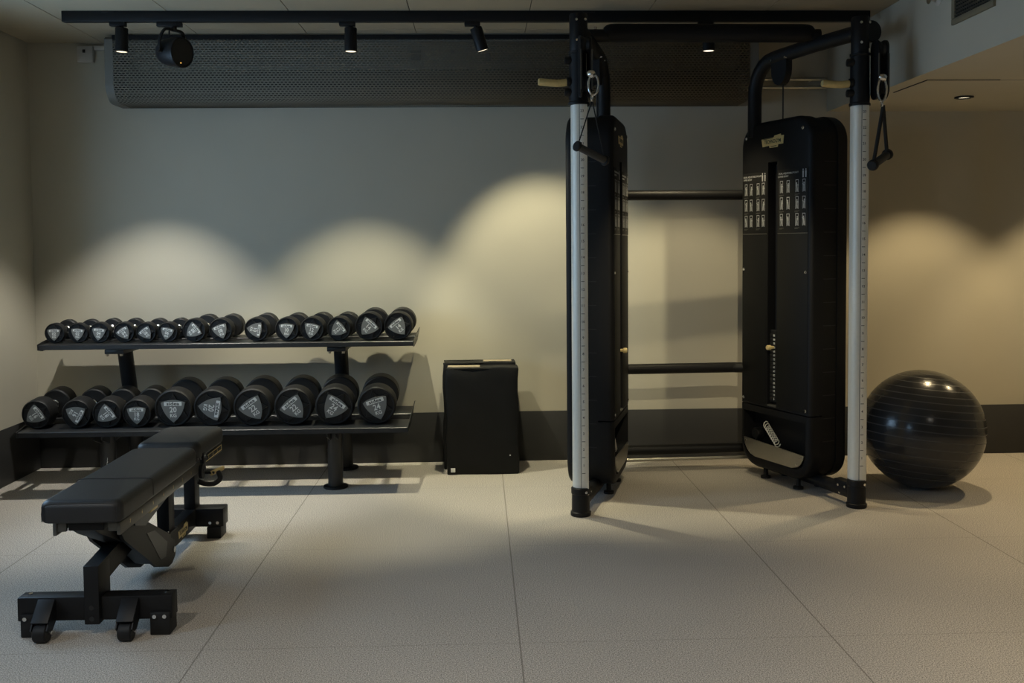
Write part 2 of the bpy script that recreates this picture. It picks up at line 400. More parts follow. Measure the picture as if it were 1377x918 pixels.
lamp(-1.72, -2, 1, 90, 'small black cylinder spotlight at the left end of the ceiling track, lit', (1, .97, .87), 7)
lamp(-.615, -1, 1, 92, 'lit black cylinder spotlight midway along the track, right of the large round one', (1, .94, .68), 7)
lamp(-.005, 17, 6, 88, 'black cylinder spotlight swivelled sideways on the track', (1, .92, .62), 15)
lamp(1.147, 0, 1, 34, 'lit black cylinder spotlight between the two weight towers', (1, .84, .52), 10)
# large round fixture on a yoke
p = V((-1.468, TY-.01, 2.192)); d = V((.85, -.50, -.12)).normalized()
t = thing('yoke_spotlight', (-1.46, TY, 2.338), 'large round black fixture hanging from the track on a curved yoke', 'spotlight')
b = BM(); b2(b, (-1.55, TY-.016, 2.316), (-1.43, TY+.016, 2.338), .003); cyl(b, (-1.47, TY, 2.295), (-1.47, TY, 2.32), .014, 16); obj('adapter', b, m_blk, t)
b = BM(); lathe(b, [(0, -.095), (.022, -.093), (.042, -.083), (.058, -.06), (.068, -.025), (.072, .02), (.073, .05), (.0715, .056), (.068, .058), (.066, .052), (0, .05)], p, d, 40); bo = obj('body', b, m_blk, t)
b = BM(); lathe(b, [(0, .0505), (.0655, .0505), (.0655, .0535), (0, .0535)], p, d, 40); fr = obj('front_grille', b, m_ink, bo)
u = V((0, 0, 1)); s = d.cross(u).normalized(); u2 = s.cross(d)
b = BM(); lathe(b, [(0, .0538), (.0035, .0538), (.0035, .0555), (0, .0555)], p-u2*.05-s*-.004, d, 12); obj('indicator', b, m_led, bo)
b = BM(); tube(b, [p+s*.078-d*.01, p+s*.078+u*.05-d*.01, p+s*.055+u*.10, V((-1.47, TY, 2.30)), p-s*.055+u*.10, p-s*.078+u*.05-d*.01, p-s*.078-d*.01], .007, 10, 6, ry=.010)
tube(b, [p+u*.06-d*.03, p+u*.10-d*.03, p+u*.112-d*.015], .004, 8, 3)
for q in (1, -1): cyl(b, p+s*.068*q-d*.01, p+s*.09*q-d*.01, .012, 16)
obj('yoke', b, m_blk, t)

# ------------------------------------------------------------------ dumbbells
SPEC = {2: (.053, .046, .235), 4: (.0545, .054, .25), 6: (.0535, .06, .262), 8: (.063, .062, .268), 10: (.064, .07, .28), 12: (.0645, .08, .30), 14: (.0755, .078, .30),
        16: (.074, .10, .34), 18: (.0735, .104, .345), 20: (.095, .092, .335), 22: (.0965, .098, .345), 24: (.0975, .104, .355)}
def reuleaux(rc, n=10, k=1.55):
    P = [V((rc*math.cos(R(a)), rc*math.sin(R(a)))) for a in (-90, 30, 150)]; out = []
    for i in range(3):
        a = P[i]; c = P[(i+1) % 3]; side = (c-a).length; rad = side*k/1.55*1.25
        mid = (a+c)/2; nrm = V((-(c-a).y, (c-a).x)).normalized()
        cen = mid+nrm*math.sqrt(rad*rad-side*side/4)
        a0 = math.atan2(a.y-cen.y, a.x-cen.x); a1 = math.atan2(c.y-cen.y, c.x-cen.x)
        while a1 < a0: a1 += 2*PI
        for q in range(n): out.append((cen.x+rad*math.cos(a0+(a1-a0)*q/n), cen.y+rad*math.sin(a0+(a1-a0)*q/n)))
    return out
def make_dumbbell(kg):
    r, ht, Ln = SPEC[kg]; h = Ln/2; root = thing('dumbbell', (0, 0, 0)); e = min(.012, r*.14)
    def head(sgn):
        b = BM()
        pr = [(0, .004), (r*.855, .004), (r*.875, .0005), (r*.90, 0), (r*.93, 0), (r-.0025, .0035), (r, .010), (r, ht-.006), (r-.006, ht), (r*.42, ht), (0, ht)]
        lathe(b, pr, (0, sgn*h, 0), (0, -sgn, 0), 48)
        if sgn < 0:                                       # raised star facets around the plate
            for rot in (0, 60):
                tri = [V((r*.90*math.cos(R(a+rot)), r*.90*math.sin(R(a+rot)))) for a in (90, 210, 330)]
                tri = [q for i in range(3) for q in (tri[i]*.995, )]
                loft(b, [[(q.x*.96, -h+.006, q.y*.96) for q in tri], [(q.x*.91, -h-.0022, q.y*.91) for q in tri]])
        return obj('head', b, m_rub, root, True)
    hf = head(-1); head(1)
    b = BM(); L2 = h-ht
    lathe(b, [(0, -L2-.004), (.021, -L2-.004), (.021, -L2+.012), (.0165, -L2+.016), (.0145, -L2+.03), (.0165, 0), (.0145, L2-.03), (.0165, L2-.016), (.021, L2-.012), (.021, L2+.004), (0, L2+.004)], (0, 0, 0), (0, 1, 0), 24)
    obj('handle', b, m_chr, root, True)
    b = BM(); fx = M.Translation((0, -h-.0021, r*-.02)) @ M.Rotation(R(90), 4, 'X')
    prism(b, reuleaux(r*.72), .0028, fx, 0)
    t0 = fx @ M.Translation((0, 0, .0028))
    prism(b, rrect(r*.92, r*.21, r*.03, 3), .0006, t0 @ M.Translation((0, r*.285, 0)), 1)
    text(b, 'sidea', r*.235, t0 @ M.Translation((0, r*.288, .0006)), 2, .0003, 1.4, .022)
    text(b, '%02d' % kg, r*.41, t0 @ M.Translation((0, -r*.045, 0)), 1, .0005, .92, .022)
    text(b, 'KG', r*.27, t0 @ M.Translation((0, -r*.35, 0)), 1, .0005, .95, .022)
    obj('plaque', b, [m_grey, m_white, m_ink], hf, True)
    return root
protos = {}
def place_db(kg, x, yf, zs, slope, roll, yaw, label, group):
    r, ht, Ln = SPEC[kg]
    if kg not in protos: o = protos[kg] = make_dumbbell(kg)
    else: o = dup(protos[kg])
    yc = yf+Ln/2*math.cos(slope)
    o.rotation_mode = 'YXZ'; o.rotation_euler = (slope, R(roll), R(yaw))
    o.location = (x-math.sin(R(yaw))*Ln/2*0, yc, zs(yc)+r/math.cos(slope)+.0006)
    tag(o, label, 'dumbbell', group)
UP_T = math.atan((.753-.741)/.38); LO_T = math.atan((.371-.336)/.445)
def up_z(y): return .745+(y-5.14)*math.tan(UP_T)
def lo_z(y): return .336+(y-4.88)*math.tan(LO_T)
upper = [(2, -2.246, 0, 2.8, 'smallest black dumbbell marked 02, leftmost on the upper rack shelf'),
 (2, -2.123, 5, 2.6, 'small black dumbbell marked 02, second from left on the upper shelf'),
 (4, -2.008, 7, 1.5, 'small black dumbbell marked 04, third from left on the upper shelf'),
 (4, -1.884, -33, 3.5, 'small black dumbbell marked 04 with its plate tipped left, fourth on the upper shelf'),
 (6, -1.761, -37, 0.5, 'black dumbbell marked 06 with its plate tipped left, fifth on the upper shelf'),
 (6, -1.646, 12, -0.6, 'black dumbbell marked 06 with nearly upright plate, sixth on the upper shelf'),
 (8, -1.499, 52, -3.5, 'black dumbbell marked 08 with its plate turned right, seventh on the upper shelf'),
 (8, -1.364, -20, -1.8, 'black dumbbell marked 08 just left of the gap on the upper shelf'),
 (10, -1.177, 100, -1.6, 'black dumbbell marked 10 lying sideways just right of the upper shelf gap'),
 (10, -1.011, 2, -3.6, 'black dumbbell marked 10 with upright plate, fifth from right on the upper shelf'),
 (12, -0.877, 12, -3.5, 'black dumbbell marked 12 with nearly upright plate, fourth from right on upper shelf'),
 (12, -0.737, 50, -3.2, 'black dumbbell marked 12 with its plate turned right, third from right on upper shelf'),
 (14, -0.583, 42, -1.0, 'larger black dumbbell marked 14 with plate turned right, second from right on upper shelf'),
 (14, -0.43, -38, -1.0, 'larger black dumbbell marked 14 with plate tipped left, rightmost on upper shelf')]
for kg, x, roll, yaw, lb in upper:
    L = SPEC[kg][2]; place_db(kg, x, 5.325-L/2, up_z, UP_T, roll, yaw, lb, 'dumbbells on the upper rack shelf')
lower = [(16, -2.229, 55, 0.4, 'black dumbbell marked 16 with plate turned right, leftmost on the lower shelf'),
 (16, -2.032, 120, 1.4, 'black dumbbell marked 16 with plate almost upside down, second on the lower shelf'),
 (18, -1.881, 52, 1.6, 'black dumbbell marked 18 with plate turned right, third on the lower shelf'),
 (18, -1.732, 0, 1.7, 'black dumbbell marked 18 with upright plate, fourth on the lower shelf'),
 (20, -1.551, 0, 1.6, 'large black dumbbell marked 20 with upright plate on the lower shelf'),
 (20, -1.355, 100, 1.3, 'large black dumbbell marked 20 lying sideways, behind the bench seat'),
 (22, -1.154, -35, 1.2, 'large black dumbbell marked 22 with plate tipped left, right of the sideways 20'),
 (22, -0.948, -40, 0.8, 'large black dumbbell marked 22 with plate tipped left, beside the first 24'),
 (24, -0.744, 37, 2.2, 'largest black dumbbell marked 24 with plate turned right, second from right on lower shelf'),
 (24, -0.53, -17, 1.4, 'largest black dumbbell marked 24 with plate tipped slightly left, rightmost on lower shelf')]
for kg, x, roll, yaw, lb in lower:
    L = SPEC[kg][2]; place_db(kg, x, 5.108-L/2, lo_z, LO_T, roll, yaw, lb, 'dumbbells on the lower rack shelf')

# ------------------------------------------------------------------ dumbbell rack
rk = thing('dumbbell_rack', (-1.335, 5.2, 0), 'two-tier black steel dumbbell rack against the back wall', 'dumbbell rack')
RX0, RX1 = -2.295, -.372
def tray(y0, y1, zf, RX1, lipf):
    b = BM(); th = .006; z0, z1 = zf(y0), zf(y1); x0, x1 = RX0, RX1
    lf, lr = (.026, .012) if lipf else (.012, .022)
    pf = [(y0, z0-lf), (y0, z0-.003), (y0+.003, z0), (y1-.003, z1), (y1, z1-.003), (y1, z1-lr), (y1-.005, z1-lr), (y1-.005, z1-th), (y0+.005, z0-th), (y0+.005, z0-lf)]
    loft(b, [[(x0, p, q) for p, q in pf], [(x1, p, q) for p, q in pf]]); return obj('shelf_tray', b, m_rack, rk)
tray(5.14, 5.295, up_z, -.352, True); tray(5.365, 5.52, up_z, -.352, False)
tray(4.88, 5.045, lo_z, -.370, True); tray(5.16, 5.33, lo_z, -.370, False)
for y0, y1, zf, RX1 in ((5.135, 5.525, up_z, -.352), (4.875, 5.335, lo_z, -.370)):
    for x, sg in ((RX0, -1), (RX1, 1)):
        b = BM(); pf = [(y0, zf(y0)-.026), (y0, zf(y0)+.003), (y0+.07, zf(y0)+.014), (y1-.02, zf(y1)+.030), (y1, zf(y1)+.024), (y1, zf(y1)-.022), (y1-.05, zf(y1)-.035), (y0+.05, zf(y0)-.035)]
        xa, xb = (x-.004, x) if sg < 0 else (x, x+.004)
        loft(b, [[(xa+sg*max(0, q-zf(p))*.35, p, q) for p, q in pf], [(xb+sg*max(0, q-zf(p))*.35, p, q) for p, q in pf]]); obj('end_plate', b, m_rack, rk)
for x in (-1.915, -.757):
    b = BM(); tube(b, [(x, 5.47, .004), (x, 5.445, .25), (x, 5.36, .55), (x, 5.315, .712)], .041, 24, 5, ry=.032)
    up = obj('upright', b, m_rack, rk)
    b = BM(); lathe(b, [(0, 0), (.066, 0), (.068, .004), (.066, .011), (.05, .013), (0, .013)], (x, 5.47, 0)); obj('foot_plate', b, m_blk, up)
    b = BM(); b2(b, (x-.05, 5.16, .692), (x+.05, 5.50, .716), .004)
    for q in (-.036, .036): cyl(b, (x+q, 5.165, .692), (x+q, 5.165, .682), .008, 12, mi=1)
    obj('shelf_bracket', b, [m_rack, m_chr], rk)
    b = BM(); tube(b, [(x+.004, 5.035, .004), (x+.004, 5.035, .14), (x+.004, 5.03, .30)], .040, 24, 4, ry=.036)
    tube(b, [(x+.004, 5.04, .265), (x+.004, 5.2, .27), (x+.004, 5.40, .305)], .022, 14, 5)
    fl = obj('front_leg', b, m_rack, rk)
    b = BM(); lathe(b, [(0, 0), (.062, 0), (.064, .004), (.062, .011), (.046, .013), (0, .013)], (x+.004, 5.035, 0)); obj('foot_plate', b, m_blk, fl)
    if x < -1:
        b = BM(); text(b, 'sidea', .032, M.Translation((x+.004, 4.9985, .145)) @ M.Rotation(R(90), 4, 'X') @ M.Rotation(R(90), 4, 'Z'), 0, .0006, 1.1, .012); obj('lettering', b, m_white, fl)
    b = BM(); pf = [(4.90, .305), (5.32, .34), (5.32, .325), (5.2, .27), (5.0, .258), (4.9, .292)]
    loft(b, [[(x-.02, p, q-.004) for p, q in pf], [(x-.012, p, q-.004) for p, q in pf]]); loft(b, [[(x+.02, p, q-.004) for p, q in pf], [(x+.028, p, q-.004) for p, q in pf]])
    obj('shelf_bracket', b, m_rack, rk)

# ------------------------------------------------------------------ adjustable bench
bn = thing('adjustable_bench', (-1.245, 3.6, 0), 'black padded adjustable weight bench on a wheeled frame', 'bench')
bx = -1.245
b = BM(); pillow(b, -1.35, -1.10, 2.985, 3.80, .402, .472, .030, .022)
bp_ = obj('backrest', b, m_vinyl, bn)
b = BM()
tube(b, [(-1.352, 3.275, .415), (-1.3505, 3.275, .458), (-1.334, 3.275, .4728), (-1.225, 3.275, .4735), (-1.116, 3.275, .4728), (-1.0995, 3.275, .458), (-1.098, 3.275, .415)], .0012, 6, 4)
tube(b, [(x, 2.986+dy, z) for x, dy, z in ((-1.338, -.002, .41), (-1.3375, -.002, .445), (-1.325, .002, .462), (-1.225, .004, .4655), (-1.125, .002, .462), (-1.1125, -.002, .445), (-1.112, -.002, .41))], .0014, 6, 4)
obj('seam', b, m_ink, bp_)
b = BM(); pillow(b, -1.362, -1.112, 3.86, 4.245, .404, .474, .035, .024); st = obj('seat', b, m_vinyl, bn)
for s in (-1, 1):
    b = BM(); x = bx+.02+s*.098
    b2(b, (x-.006, 3.035, .352), (x+.006, 3.90, .392), .002)
    box(b, (x-s*.016, 3.045, .380), (.036, .012, .034), .002)
    rl = obj('side_rail', b, m_rail, bn)
    if s > 0:
        b = BM()
        for k, tx in enumerate(('7', '6', '5', '4', '3', '2', '1')):
            text(b, tx, .017, M.Translation((x+.0061, 3.12+k*.11, .372)) @ M.Rotation(R(90), 4, 'Z') @ M.Rotation(R(90), 4, 'X'), 0, .0004)
        obj('scale_marks', b, m_gold, rl)
    b = BM(); b2(b, (x-.005, 3.94, .362), (x+.005, 4.235, .400), .002)
    sr = obj('seat_rail', b, m_blk, bn)
    if s > 0:
        b = BM(); x2 = x+.0052
        for lo, hi in (((3.95, .370), (4.23, .3725)), ((3.95, .390), (4.23, .3925)), ((3.95, .370), (3.953, .392)), ((4.227, .37), (4.23, .392))): b2(b, (x2-.0005, *lo), (x2+.0006, *hi))
        for k, tx in enumerate(('1', '2', '3')): text(b, tx, .017, M.Translation((x2, 4.03+k*.065, .381)) @ M.Rotation(R(90), 4, 'Z') @ M.Rotation(R(90), 4, 'X'), 0, .0006)
        obj('scale_marks', b, m_gold, sr)
w = .024
b = BM(); b2(b, (bx-.243, 3.125, .05), (bx+.247, 3.185, .127), .004)
for x in (bx-.215, bx+.222): cyl(b, (x, 3.16, .127), (x, 3.16, .130), .007, 14, mi=1)
fc = obj('front_crossbar', b, [m_blk, m_chr], bn)
for x in (bx-.197, bx+.212):
    b = BM(); b2(b, (x-.034, 3.116, 0), (x+.03, 3.19, .075), .004)
    for q in (-.018, .014): cyl(b, (x+q, 3.117, .062), (x+q, 3.111, .062), .0065, 14, mi=1)
    obj('rubber_foot', b, [m_rub, m_chr], fc)
for x in (-1.392, -1.128):
    b = BM(); prm = [(3.125, .118), (3.065, .060), (3.055, .045), (3.075, .03), (3.09, .028), (3.125, .055)]
    for s in (-1, 1): loft(b, [[(x+s*.023, p, q) for p, q in prm], [(x+s*.027, p, q) for p, q in prm]])
    box(b, (x, 3.092, .094), (.054, .006, .082), .002, rot=M.Rotation(R(-46), 3, 'X'))
    cyl(b, (x-.030, 3.08, .030), (x+.030, 3.08, .030), .006, 14, mi=1); cb = obj('caster_bracket', b, [m_blk, m_chr], fc)
    b = BM(); lathe(b, [(0, -.021), (.018, -.021), (.026, -.021), (.0295, -.017), (.0298, 0), (.0295, .017), (.026, .021), (.018, .021), (0, .021)], (x, 3.08, .030), (1, 0, 0), 32); obj('caster_wheel', b, m_rub, cb)
b = BM(); b2(b, (bx-w, 3.105, .043), (bx+w, 3.205, .232), .003)
for z in (.062, .098): cyl(b, (bx, 3.1055, z), (bx, 3.1035, z), .008, 14, mi=1)
fp = obj('front_post', b, [m_blk, m_ink], bn)
b = BM(); pf = [(3.105, .232), (3.205, .20), (3.40, .325), (3.34, .385), (3.27, .36)]
pf = [(3.108, .2315), (3.12, .231), (3.12, .166), (3.20, .166), (3.48, .20), (3.48, .27), (3.30, .252)]
loft(b, [[(bx-w+.0006, p, q) for p, q in pf], [(bx+w-.0006, p, q) for p, q in pf]]); obj('slanted_arm', b, m_blk, bn)
b = BM(); pf = [(3.42, .27), (3.52, .262), (3.80, .128), (3.80, .05), (3.70, .045), (3.60, .08), (3.42, .20)]
loft(b, [[(bx-.034, p, q) for p, q in pf], [(bx+.034, p, q) for p, q in pf]]); mb_ = obj('linkage_beam', b, m_blk, bn)
b = BM()
for s in (-1, 1):
    x = bx+s*.052
    pf = [(3.22, .30), (3.24, .345), (3.36, .345), (3.43, .285), (3.77, .115), (3.785, .09), (3.775, .055), (3.735, .036), (3.69, .036), (3.56, .078), (3.25, .27)]
    loft(b, [[(x-.006, p, q) for p, q in pf], [(x+.006, p, q) for p, q in pf]])
    cyl(b, (x-.008*s, 3.75, .085), (x+.012*s, 3.75, .085), .012, 16, mi=1)
lk = obj('link_plate', b, [m_blk, m_chr], bn)
b = BM(); x = bx+.0583; pf = [(3.46, .232), (3.545, .218), (3.68, .135), (3.66, .085), (3.60, .092)]; loft(b, [[(x-.001, p, q) for p, q in pf], [(x+.001, p, q) for p, q in pf]]); obj('cover_panel', b, m_rack, lk)
b = BM(); pf = [(3.045, .402), (3.045, .365), (3.08, .345), (3.30, .25), (3.48, .25), (3.48, .402)]; loft(b, [[(bx-.026, p, q) for p, q in pf], [(bx+.040, p, q) for p, q in pf]]); box(b, (bx+.02, 3.055, .385), (.11, .05, .034), .004); obj('pivot_bracket', b, m_blk, bn)
b = BM(); tube(b, [(bx+.06, 3.17, .352), (bx+.085, 3.17, .340), (bx+.088, 3.25, .335), (bx+.088, 3.40, .33)], .005, 10, 5); pn = obj('pull_pin', b, m_chr, bn)
b = BM(); cyl(b, (bx+.088, 3.40, .33), (bx+.088, 3.47, .328), .0095, 16, .002); obj('grip', b, m_gold, pn)
b = BM()
for s in (-1, 1):
    pf = [(3.28, .372), (3.86, .372), (3.70, .316), (3.42, .272), (3.32, .30)]
    loft(b, [[(bx+s*.066-.003, p, q) for p, q in pf], [(bx+s*.066+.003, p, q) for p, q in pf]])
obj('brace_plate', b, m_rack, bn)
b = BM(); b2(b, (bx-w+.0006, 3.74, .0505), (bx+w-.0006, 4.20, .1275), .003); spn = obj('spine', b, m_blk, bn)
def logo(bm, W, H, mx, mi_plate=0, mi_ink=1, ext=.0015):
    pts = [(-.5, .25), (.06, .30), (.08, .42), (.36, .5), (.38, .36), (.5, .36), (.47, -.30), (.25, -.30), (.23, -.5), (-.13, -.5), (-.15, -.32), (-.45, -.36)]
    prism(bm, [(x*W, y*H) for x, y in pts], ext, mx, mi_plate)
    text(bm, 'TECHNOGYM', H*.42, mx @ M.Translation((.005*W, -.02*H, ext)), mi_ink, .0004, .74*W/(H*2.75)*1.05, .012)
    prism(bm, [(-.42*W, .20*H), (.02*W, .24*H), (.02*W, .28*H), (-.42*W, .24*H)], .0004, mx @ M.Translation((0, 0, ext)), mi_ink)
    prism(bm, [(-.08*W, -.42*H), (.18*W, -.42*H), (.18*W, -.37*H), (-.08*W, -.37*H)], .0004, mx @ M.Translation((0, 0, ext)), mi_ink)
b = BM(); logo(b, .13, .05, M.Translation((bx+w-.0004, 3.99, .088)) @ M.Rotation(R(90), 4, 'Z') @ M.Rotation(R(90), 4, 'X'), 0, 1, .001)
obj('logo_plate', b, [m_gold, m_ink], spn)
b = BM(); b2(b, (bx-w, 3.815, .128), (bx+w, 3.885, .365), .003)
b2(b, (bx-w-.008, 3.80, .127), (bx+w+.008, 3.895, .133), .001)
for q in (-.02, .02): cyl(b, (bx+q, 3.807, .133), (bx+q, 3.807, .139), .005, 12, mi=1)
obj('support_post', b, [m_blk, m_chr], bn)
b = BM(); b2(b, (bx-w, 4.165, .05), (bx+w, 4.235, .402), .003); obj('support_post', b, m_blk, bn)
b = BM(); b2(b, (bx-.14, 4.17, .05), (bx+.14, 4.25, .128), .004); rc_ = obj('rear_crossbar', b, m_blk, bn)
for x in (bx-.10, bx+.10):
    b = BM(); b2(b, (x-.03, 4.165, 0), (x+.03, 4.255, .05), .003)
    for q in (-.016, .016): cyl(b, (x+q, 4.171, .068), (x+q, 4.164, .068), .0065, 14, mi=1)
    obj('rubber_foot', b, [m_rub, m_chr], rc_)
for s in (-1, 1):
    x = bx+.02+s*.112; b = BM()
    lathe(b, [(0, -.006), (.030, -.006), (.030, .006), (0, .006)], (x, 3.90, .352), (1, 0, 0), 28)
    box(b, (x, 3.925, .385), (.010, .035, .075), .003)
    cyl(b, (x-.012, 3.90, .352), (x+.012, 3.90, .352), .010, 14, mi=1); cyl(b, (x-.010, 3.925, .405), (x+.012, 3.925, .405), .013, 16, mi=1)
    obj('hinge', b, [m_blk, m_chr], bn)
b = BM(); tube(b, [(-1.125, 3.88, .316), (-1.10, 3.89, .304), (-1.07, 3.91, .299), (-1.048, 3.922, .316), (-1.06, 3.938, .340)], .010, 14, 6)
b2(b, (bx+.125, 3.915, .336), (bx+.175, 3.945, .346), .003); lv = obj('lever', b, m_blk, bn)
b = BM(); cyl(b, (-1.085, 3.918, .337), (-1.048, 3.972, .349), .0095, 16, .003); obj('grip', b, m_wood, lv)

# ------------------------------------------------------------------ cable machine
MC = V((1.1, 4.9, 0))
cm = thing('cable_machine', MC, 'black dual tower cable machine with two silver posts', 'gym machine')
TW0, TW1, TZ0, TZ1 = -.018, .542, .06, 1.872
def shell(bm, prof, z0=TZ0, z1=TZ1, r=.125, mi=0):
    """prof: (t, inset)"""
    loops = []
    for t, i in prof:
        loops.append([(x, t, z) for x, z in rrect(TW1-TW0-2*i, z1-z0-2*i, r-i*.7, 10, (TW0+TW1)/2, (z0+z1)/2)])
    loft(bm, loops, None, mi)
def cut_half(bm, z, keep_up):
    g = bm.verts[:]+bm.edges[:]+bm.faces[:]
    r = bmesh.ops.bisect_plane(bm, geom=g, plane_co=(0, 0, z), plane_no=(0, 0, 1), clear_inner=keep_up, clear_outer=not keep_up)
    ed = [e for e in bm.edges if e.is_boundary]; bmesh.ops.edgeloop_fill(bm, edges=ed)
    bmesh.ops.recalc_face_normals(bm, faces=bm.faces[:])
FP = [(0, .026), (.0025, .016), (.008, .007), (.017, .0015), (.027, 0), (.08, 0)]
BPf = [(.165, 0), (.215, 0), (.226, .004), (.232, .012), (.235, .024)]
def rotyz(): return M.Rotation(R(90), 4, 'X')       # local xy drawing -> faces -Y
def icon(bm, x, z, k, mi):
    fx = M.Translation((x, -.0024, z)) @ rotyz(); h = .062; w = .022
    def q(x0, y0, x1, y1): prism(bm, [(x0, y0), (x1, y0), (x1, y1), (x0, y1)], .0004, fx, mi)
    q(-w/2, -h/2, -w/2+.0022, h/2); q(w/2-.0022, -h/2, w/2, h/2-.0022); q(-w/2, h/2-.003, w/2, h/2)
    s = (-1, 1)[k % 2]; lean = (.0, .003, -.003)[k % 3]
    prism(bm, [(lean+.0042*math.cos(a*PI/4), .013+.0045*math.sin(a*PI/4)) for a in range(8)], .0005, fx, mi)
    prism(bm, [(lean-.005, .008), (-.0035, -.010), (.0035, -.010), (lean+.005, .008)], .0005, fx, mi)
    prism(bm, [(-.004, -.009), (-.0058, -.029), (-.0025, -.029), (0, -.009)], .0005, fx, mi); prism(bm, [(0, -.009), (.0025, -.029), (.0058, -.029), (.004, -.009)], .0005, fx, mi)
    ay = (.016, .0, .008, -.002)[k % 4]
    prism(bm, [(s*.004, .007), (s*.004, .003), (s*.012, ay), (s*.012, ay+.004)][::s], .0005, fx, mi)
def make_tower():
    b = BM(); shell(b, FP); cut_half(b, .392, True)
    tw = obj('weight_tower', b, m_blk2, cm, True)
    c = BM(); b2(c, (.214, -.02, .408), (.286, .06, 1.658))
    boolean(tw, [c])
    b = BM(); shell(b, FP); cut_half(b, .386, False)
    lo = obj('lower_cover', b, m_blk2, tw, True)
    c = BM(); pl = rrect(.495, .34, .085, 8, .2625, .17+.11)
    pl = [(x, min(z, .352)) for x, z in pl]
    loft(c, [[(x, -.02, z) for x, z in pl], [(x, .075, z) for x, z in pl]]); boolean(lo, [c])
    b = BM()
    prb = [(.08, .006), (.165, .006)]; shell(b, prb)
    for z in [TZ0+.2+.115*k for k in range(13)]: 
        for s in (TW0+.006, TW1-.006): b2(b, (s-.0015, .085, z-.002), (s+.0015, .16, z+.002), mi=1)
    obj('side_band', b, [m_panel, m_ink], tw, True)
    b = BM(); shell(b, BPf); obj('rear_cover', b, m_blk2, tw, True)
    # front panels with printed instructions
    for k, (x0, x1) in enumerate(((.004, .206), (.294, .522))):
        b = BM(); b2(b, (x0, -.0012, .404), (x1, .002, 1.288), .0006); obj('front_panel', b, m_panel, tw, True)
        b = BM(); b2(b, (x0, -.002, 1.292), (x1, .002, 1.612), .0006, mi=0)
        b2(b, (x0, -.0024, 1.2905), (x1, -.001, 1.2935), mi=2)
        tm = M.Translation((x0+.083, -.0021, 1.592)) @ rotyz()
        text(b, 'DUAL ADJUSTABLE PULLEY', .0125, tm, 1, .0004, 1., .01)
        text(b, ('UPPER BODY', 'LOWER BODY')[k], .0125, M.Translation((x0+.042, -.0021, 1.577)) @ rotyz(), 1, .0004, 1., .01)
        for i in range(2): 
            cx = x1-.035+i*.02
            prism(b, [(cx-.004, 1.566-1.58), (cx+.004, 1.566-1.58), (cx+.005, .018), (cx-.005, .018)], .0004, M.Translation((0, -.0021, 1.578)) @ rotyz(), 1)
            prism(b, [(cx+.004*math.cos(a*PI/4), .024+.004*math.sin(a*PI/4)) for a in range(8)], .0004, M.Translation((0, -.0021, 1.578)) @ rotyz(), 1)
        for r_ in range(3):
            for c_ in range(4):
                px = x0+.026+c_*(x1-x0-.05)/3+(.004 if c_ in (0, 2) else -.004)
                icon(b, px, 1.525-r_*.083, r_*4+c_+k*3, 1)
            for c_ in range(2):
                px = x0+.012+c_*(x1-x0-.05)*2/3
                b2(b, (px, -.0024, 1.4835-r_*.083), (px+.036, -.0019, 1.4855-r_*.083), mi=2); b2(b, (px, -.0024, 1.479-r_*.083), (px+.024, -.0019, 1.4805-r_*.083), mi=2)
        obj('instruction_panel', b, [m_label, m_print, m_rail], tw, True)
    b = BM(); logo(b, .178, .064, M.Translation((.25, -.0003, 1.763)) @ rotyz()); obj('logo_plate', b, [m_gold, m_ink], tw, True)
    b = BM(); b2(b, (.216, .05, .42), (.284, .062, 1.65), mi=0); b2(b, (.216, .018, .42), (.284, .055, .795), mi=0)
    for k in range(17): b2(b, (.22, .010, .43+k*.0205), (.28, .022, .448+k*.0205), .001, mi=0); text(b, str(5+5*k), .0145, M.Translation((.256, .0097, .4395+k*.0205)) @ rotyz(), 1, .0004, 1., .02)
    for x in (.228, .272): cyl(b, (x, .045, .78), (x, .045, 1.64), .006, 10, mi=2)
    obj('weight_stack', b, [m_ink, m_white, m_blk], tw, True)
    b = BM(); lathe(b, [(0, -.03), (.011, -.03), (.0135, -.026), (.0135, -.012), (.008, -.008), (.005, .04), (0, .04)], (.25, 0, .707), (0, 1, 0), 20); obj('selector_pin', b, m_gold, tw, True)
    b = BM(); b2(b, (.216, -.003, .399), (.284, .02, .409), .002); obj('slot_sill', b, m_rail, tw, True)
    b = BM()
    pl = [(.022, .206), (.503, .190), (.499, .172), (.478, .142), (.45, .124), (.41, .114), (.115, .114), (.075, .124), (.047, .145), (.028, .172)]
    loft(b, [[(x, -.003, z) for x, z in pl], [(x, .003, z) for x, z in pl]])
    for x, z in ((.04, .19), (.075, .138), (.485, .178), (.45, .137)): cyl(b, (x, -.003, z), (x, -.006, z), .005, 12, mi=1)
    obj('steel_guard', b, [m_steel, m_chr], tw, True)
    b = BM(); lathe(b, [(0, 0), (.028, 0), (.03, .004), (.03, .018), (.022, .02), (.022, .03), (.03, .032), (.03, .046), (0, .046)], (.085, .02, .232), (0, 1, 0), 28)
    pts = []
    for i in range(73):
        a = 2*PI*i/8; u = i/72; pts.append((.15+.10*u+.0*math.cos(a), .04+.017*math.cos(a), .29-.09*u+.017*math.sin(a)))
    tube(b, pts, .0024, 8, mi=1)
    obj('spring_buffer', b, [m_blk, m_alu], tw, True)
    b = BM()
    for x, z in ((.01, 1.106), (.508, 1.10), (.012, .418), (.51, .415), (.034, 1.797), (.482, 1.806)): lathe(b, [(0, 0), (.0085, 0), (.0085, .0025), (.006, .005), (0, .0055)], (max(x, .014), 0, z), (0, -1, 0), 14)
    obj('cover_bolt', b, m_chr, tw, True)
    b = BM()
    for x in (.14, .40):
        for y in (.05, .185): lathe(b, [(0, 0), (.026, 0), (.026, .012), (.012, .016), (.012, .075), (0, .075)], (x, y, 0), (0, 0, 1), 20)
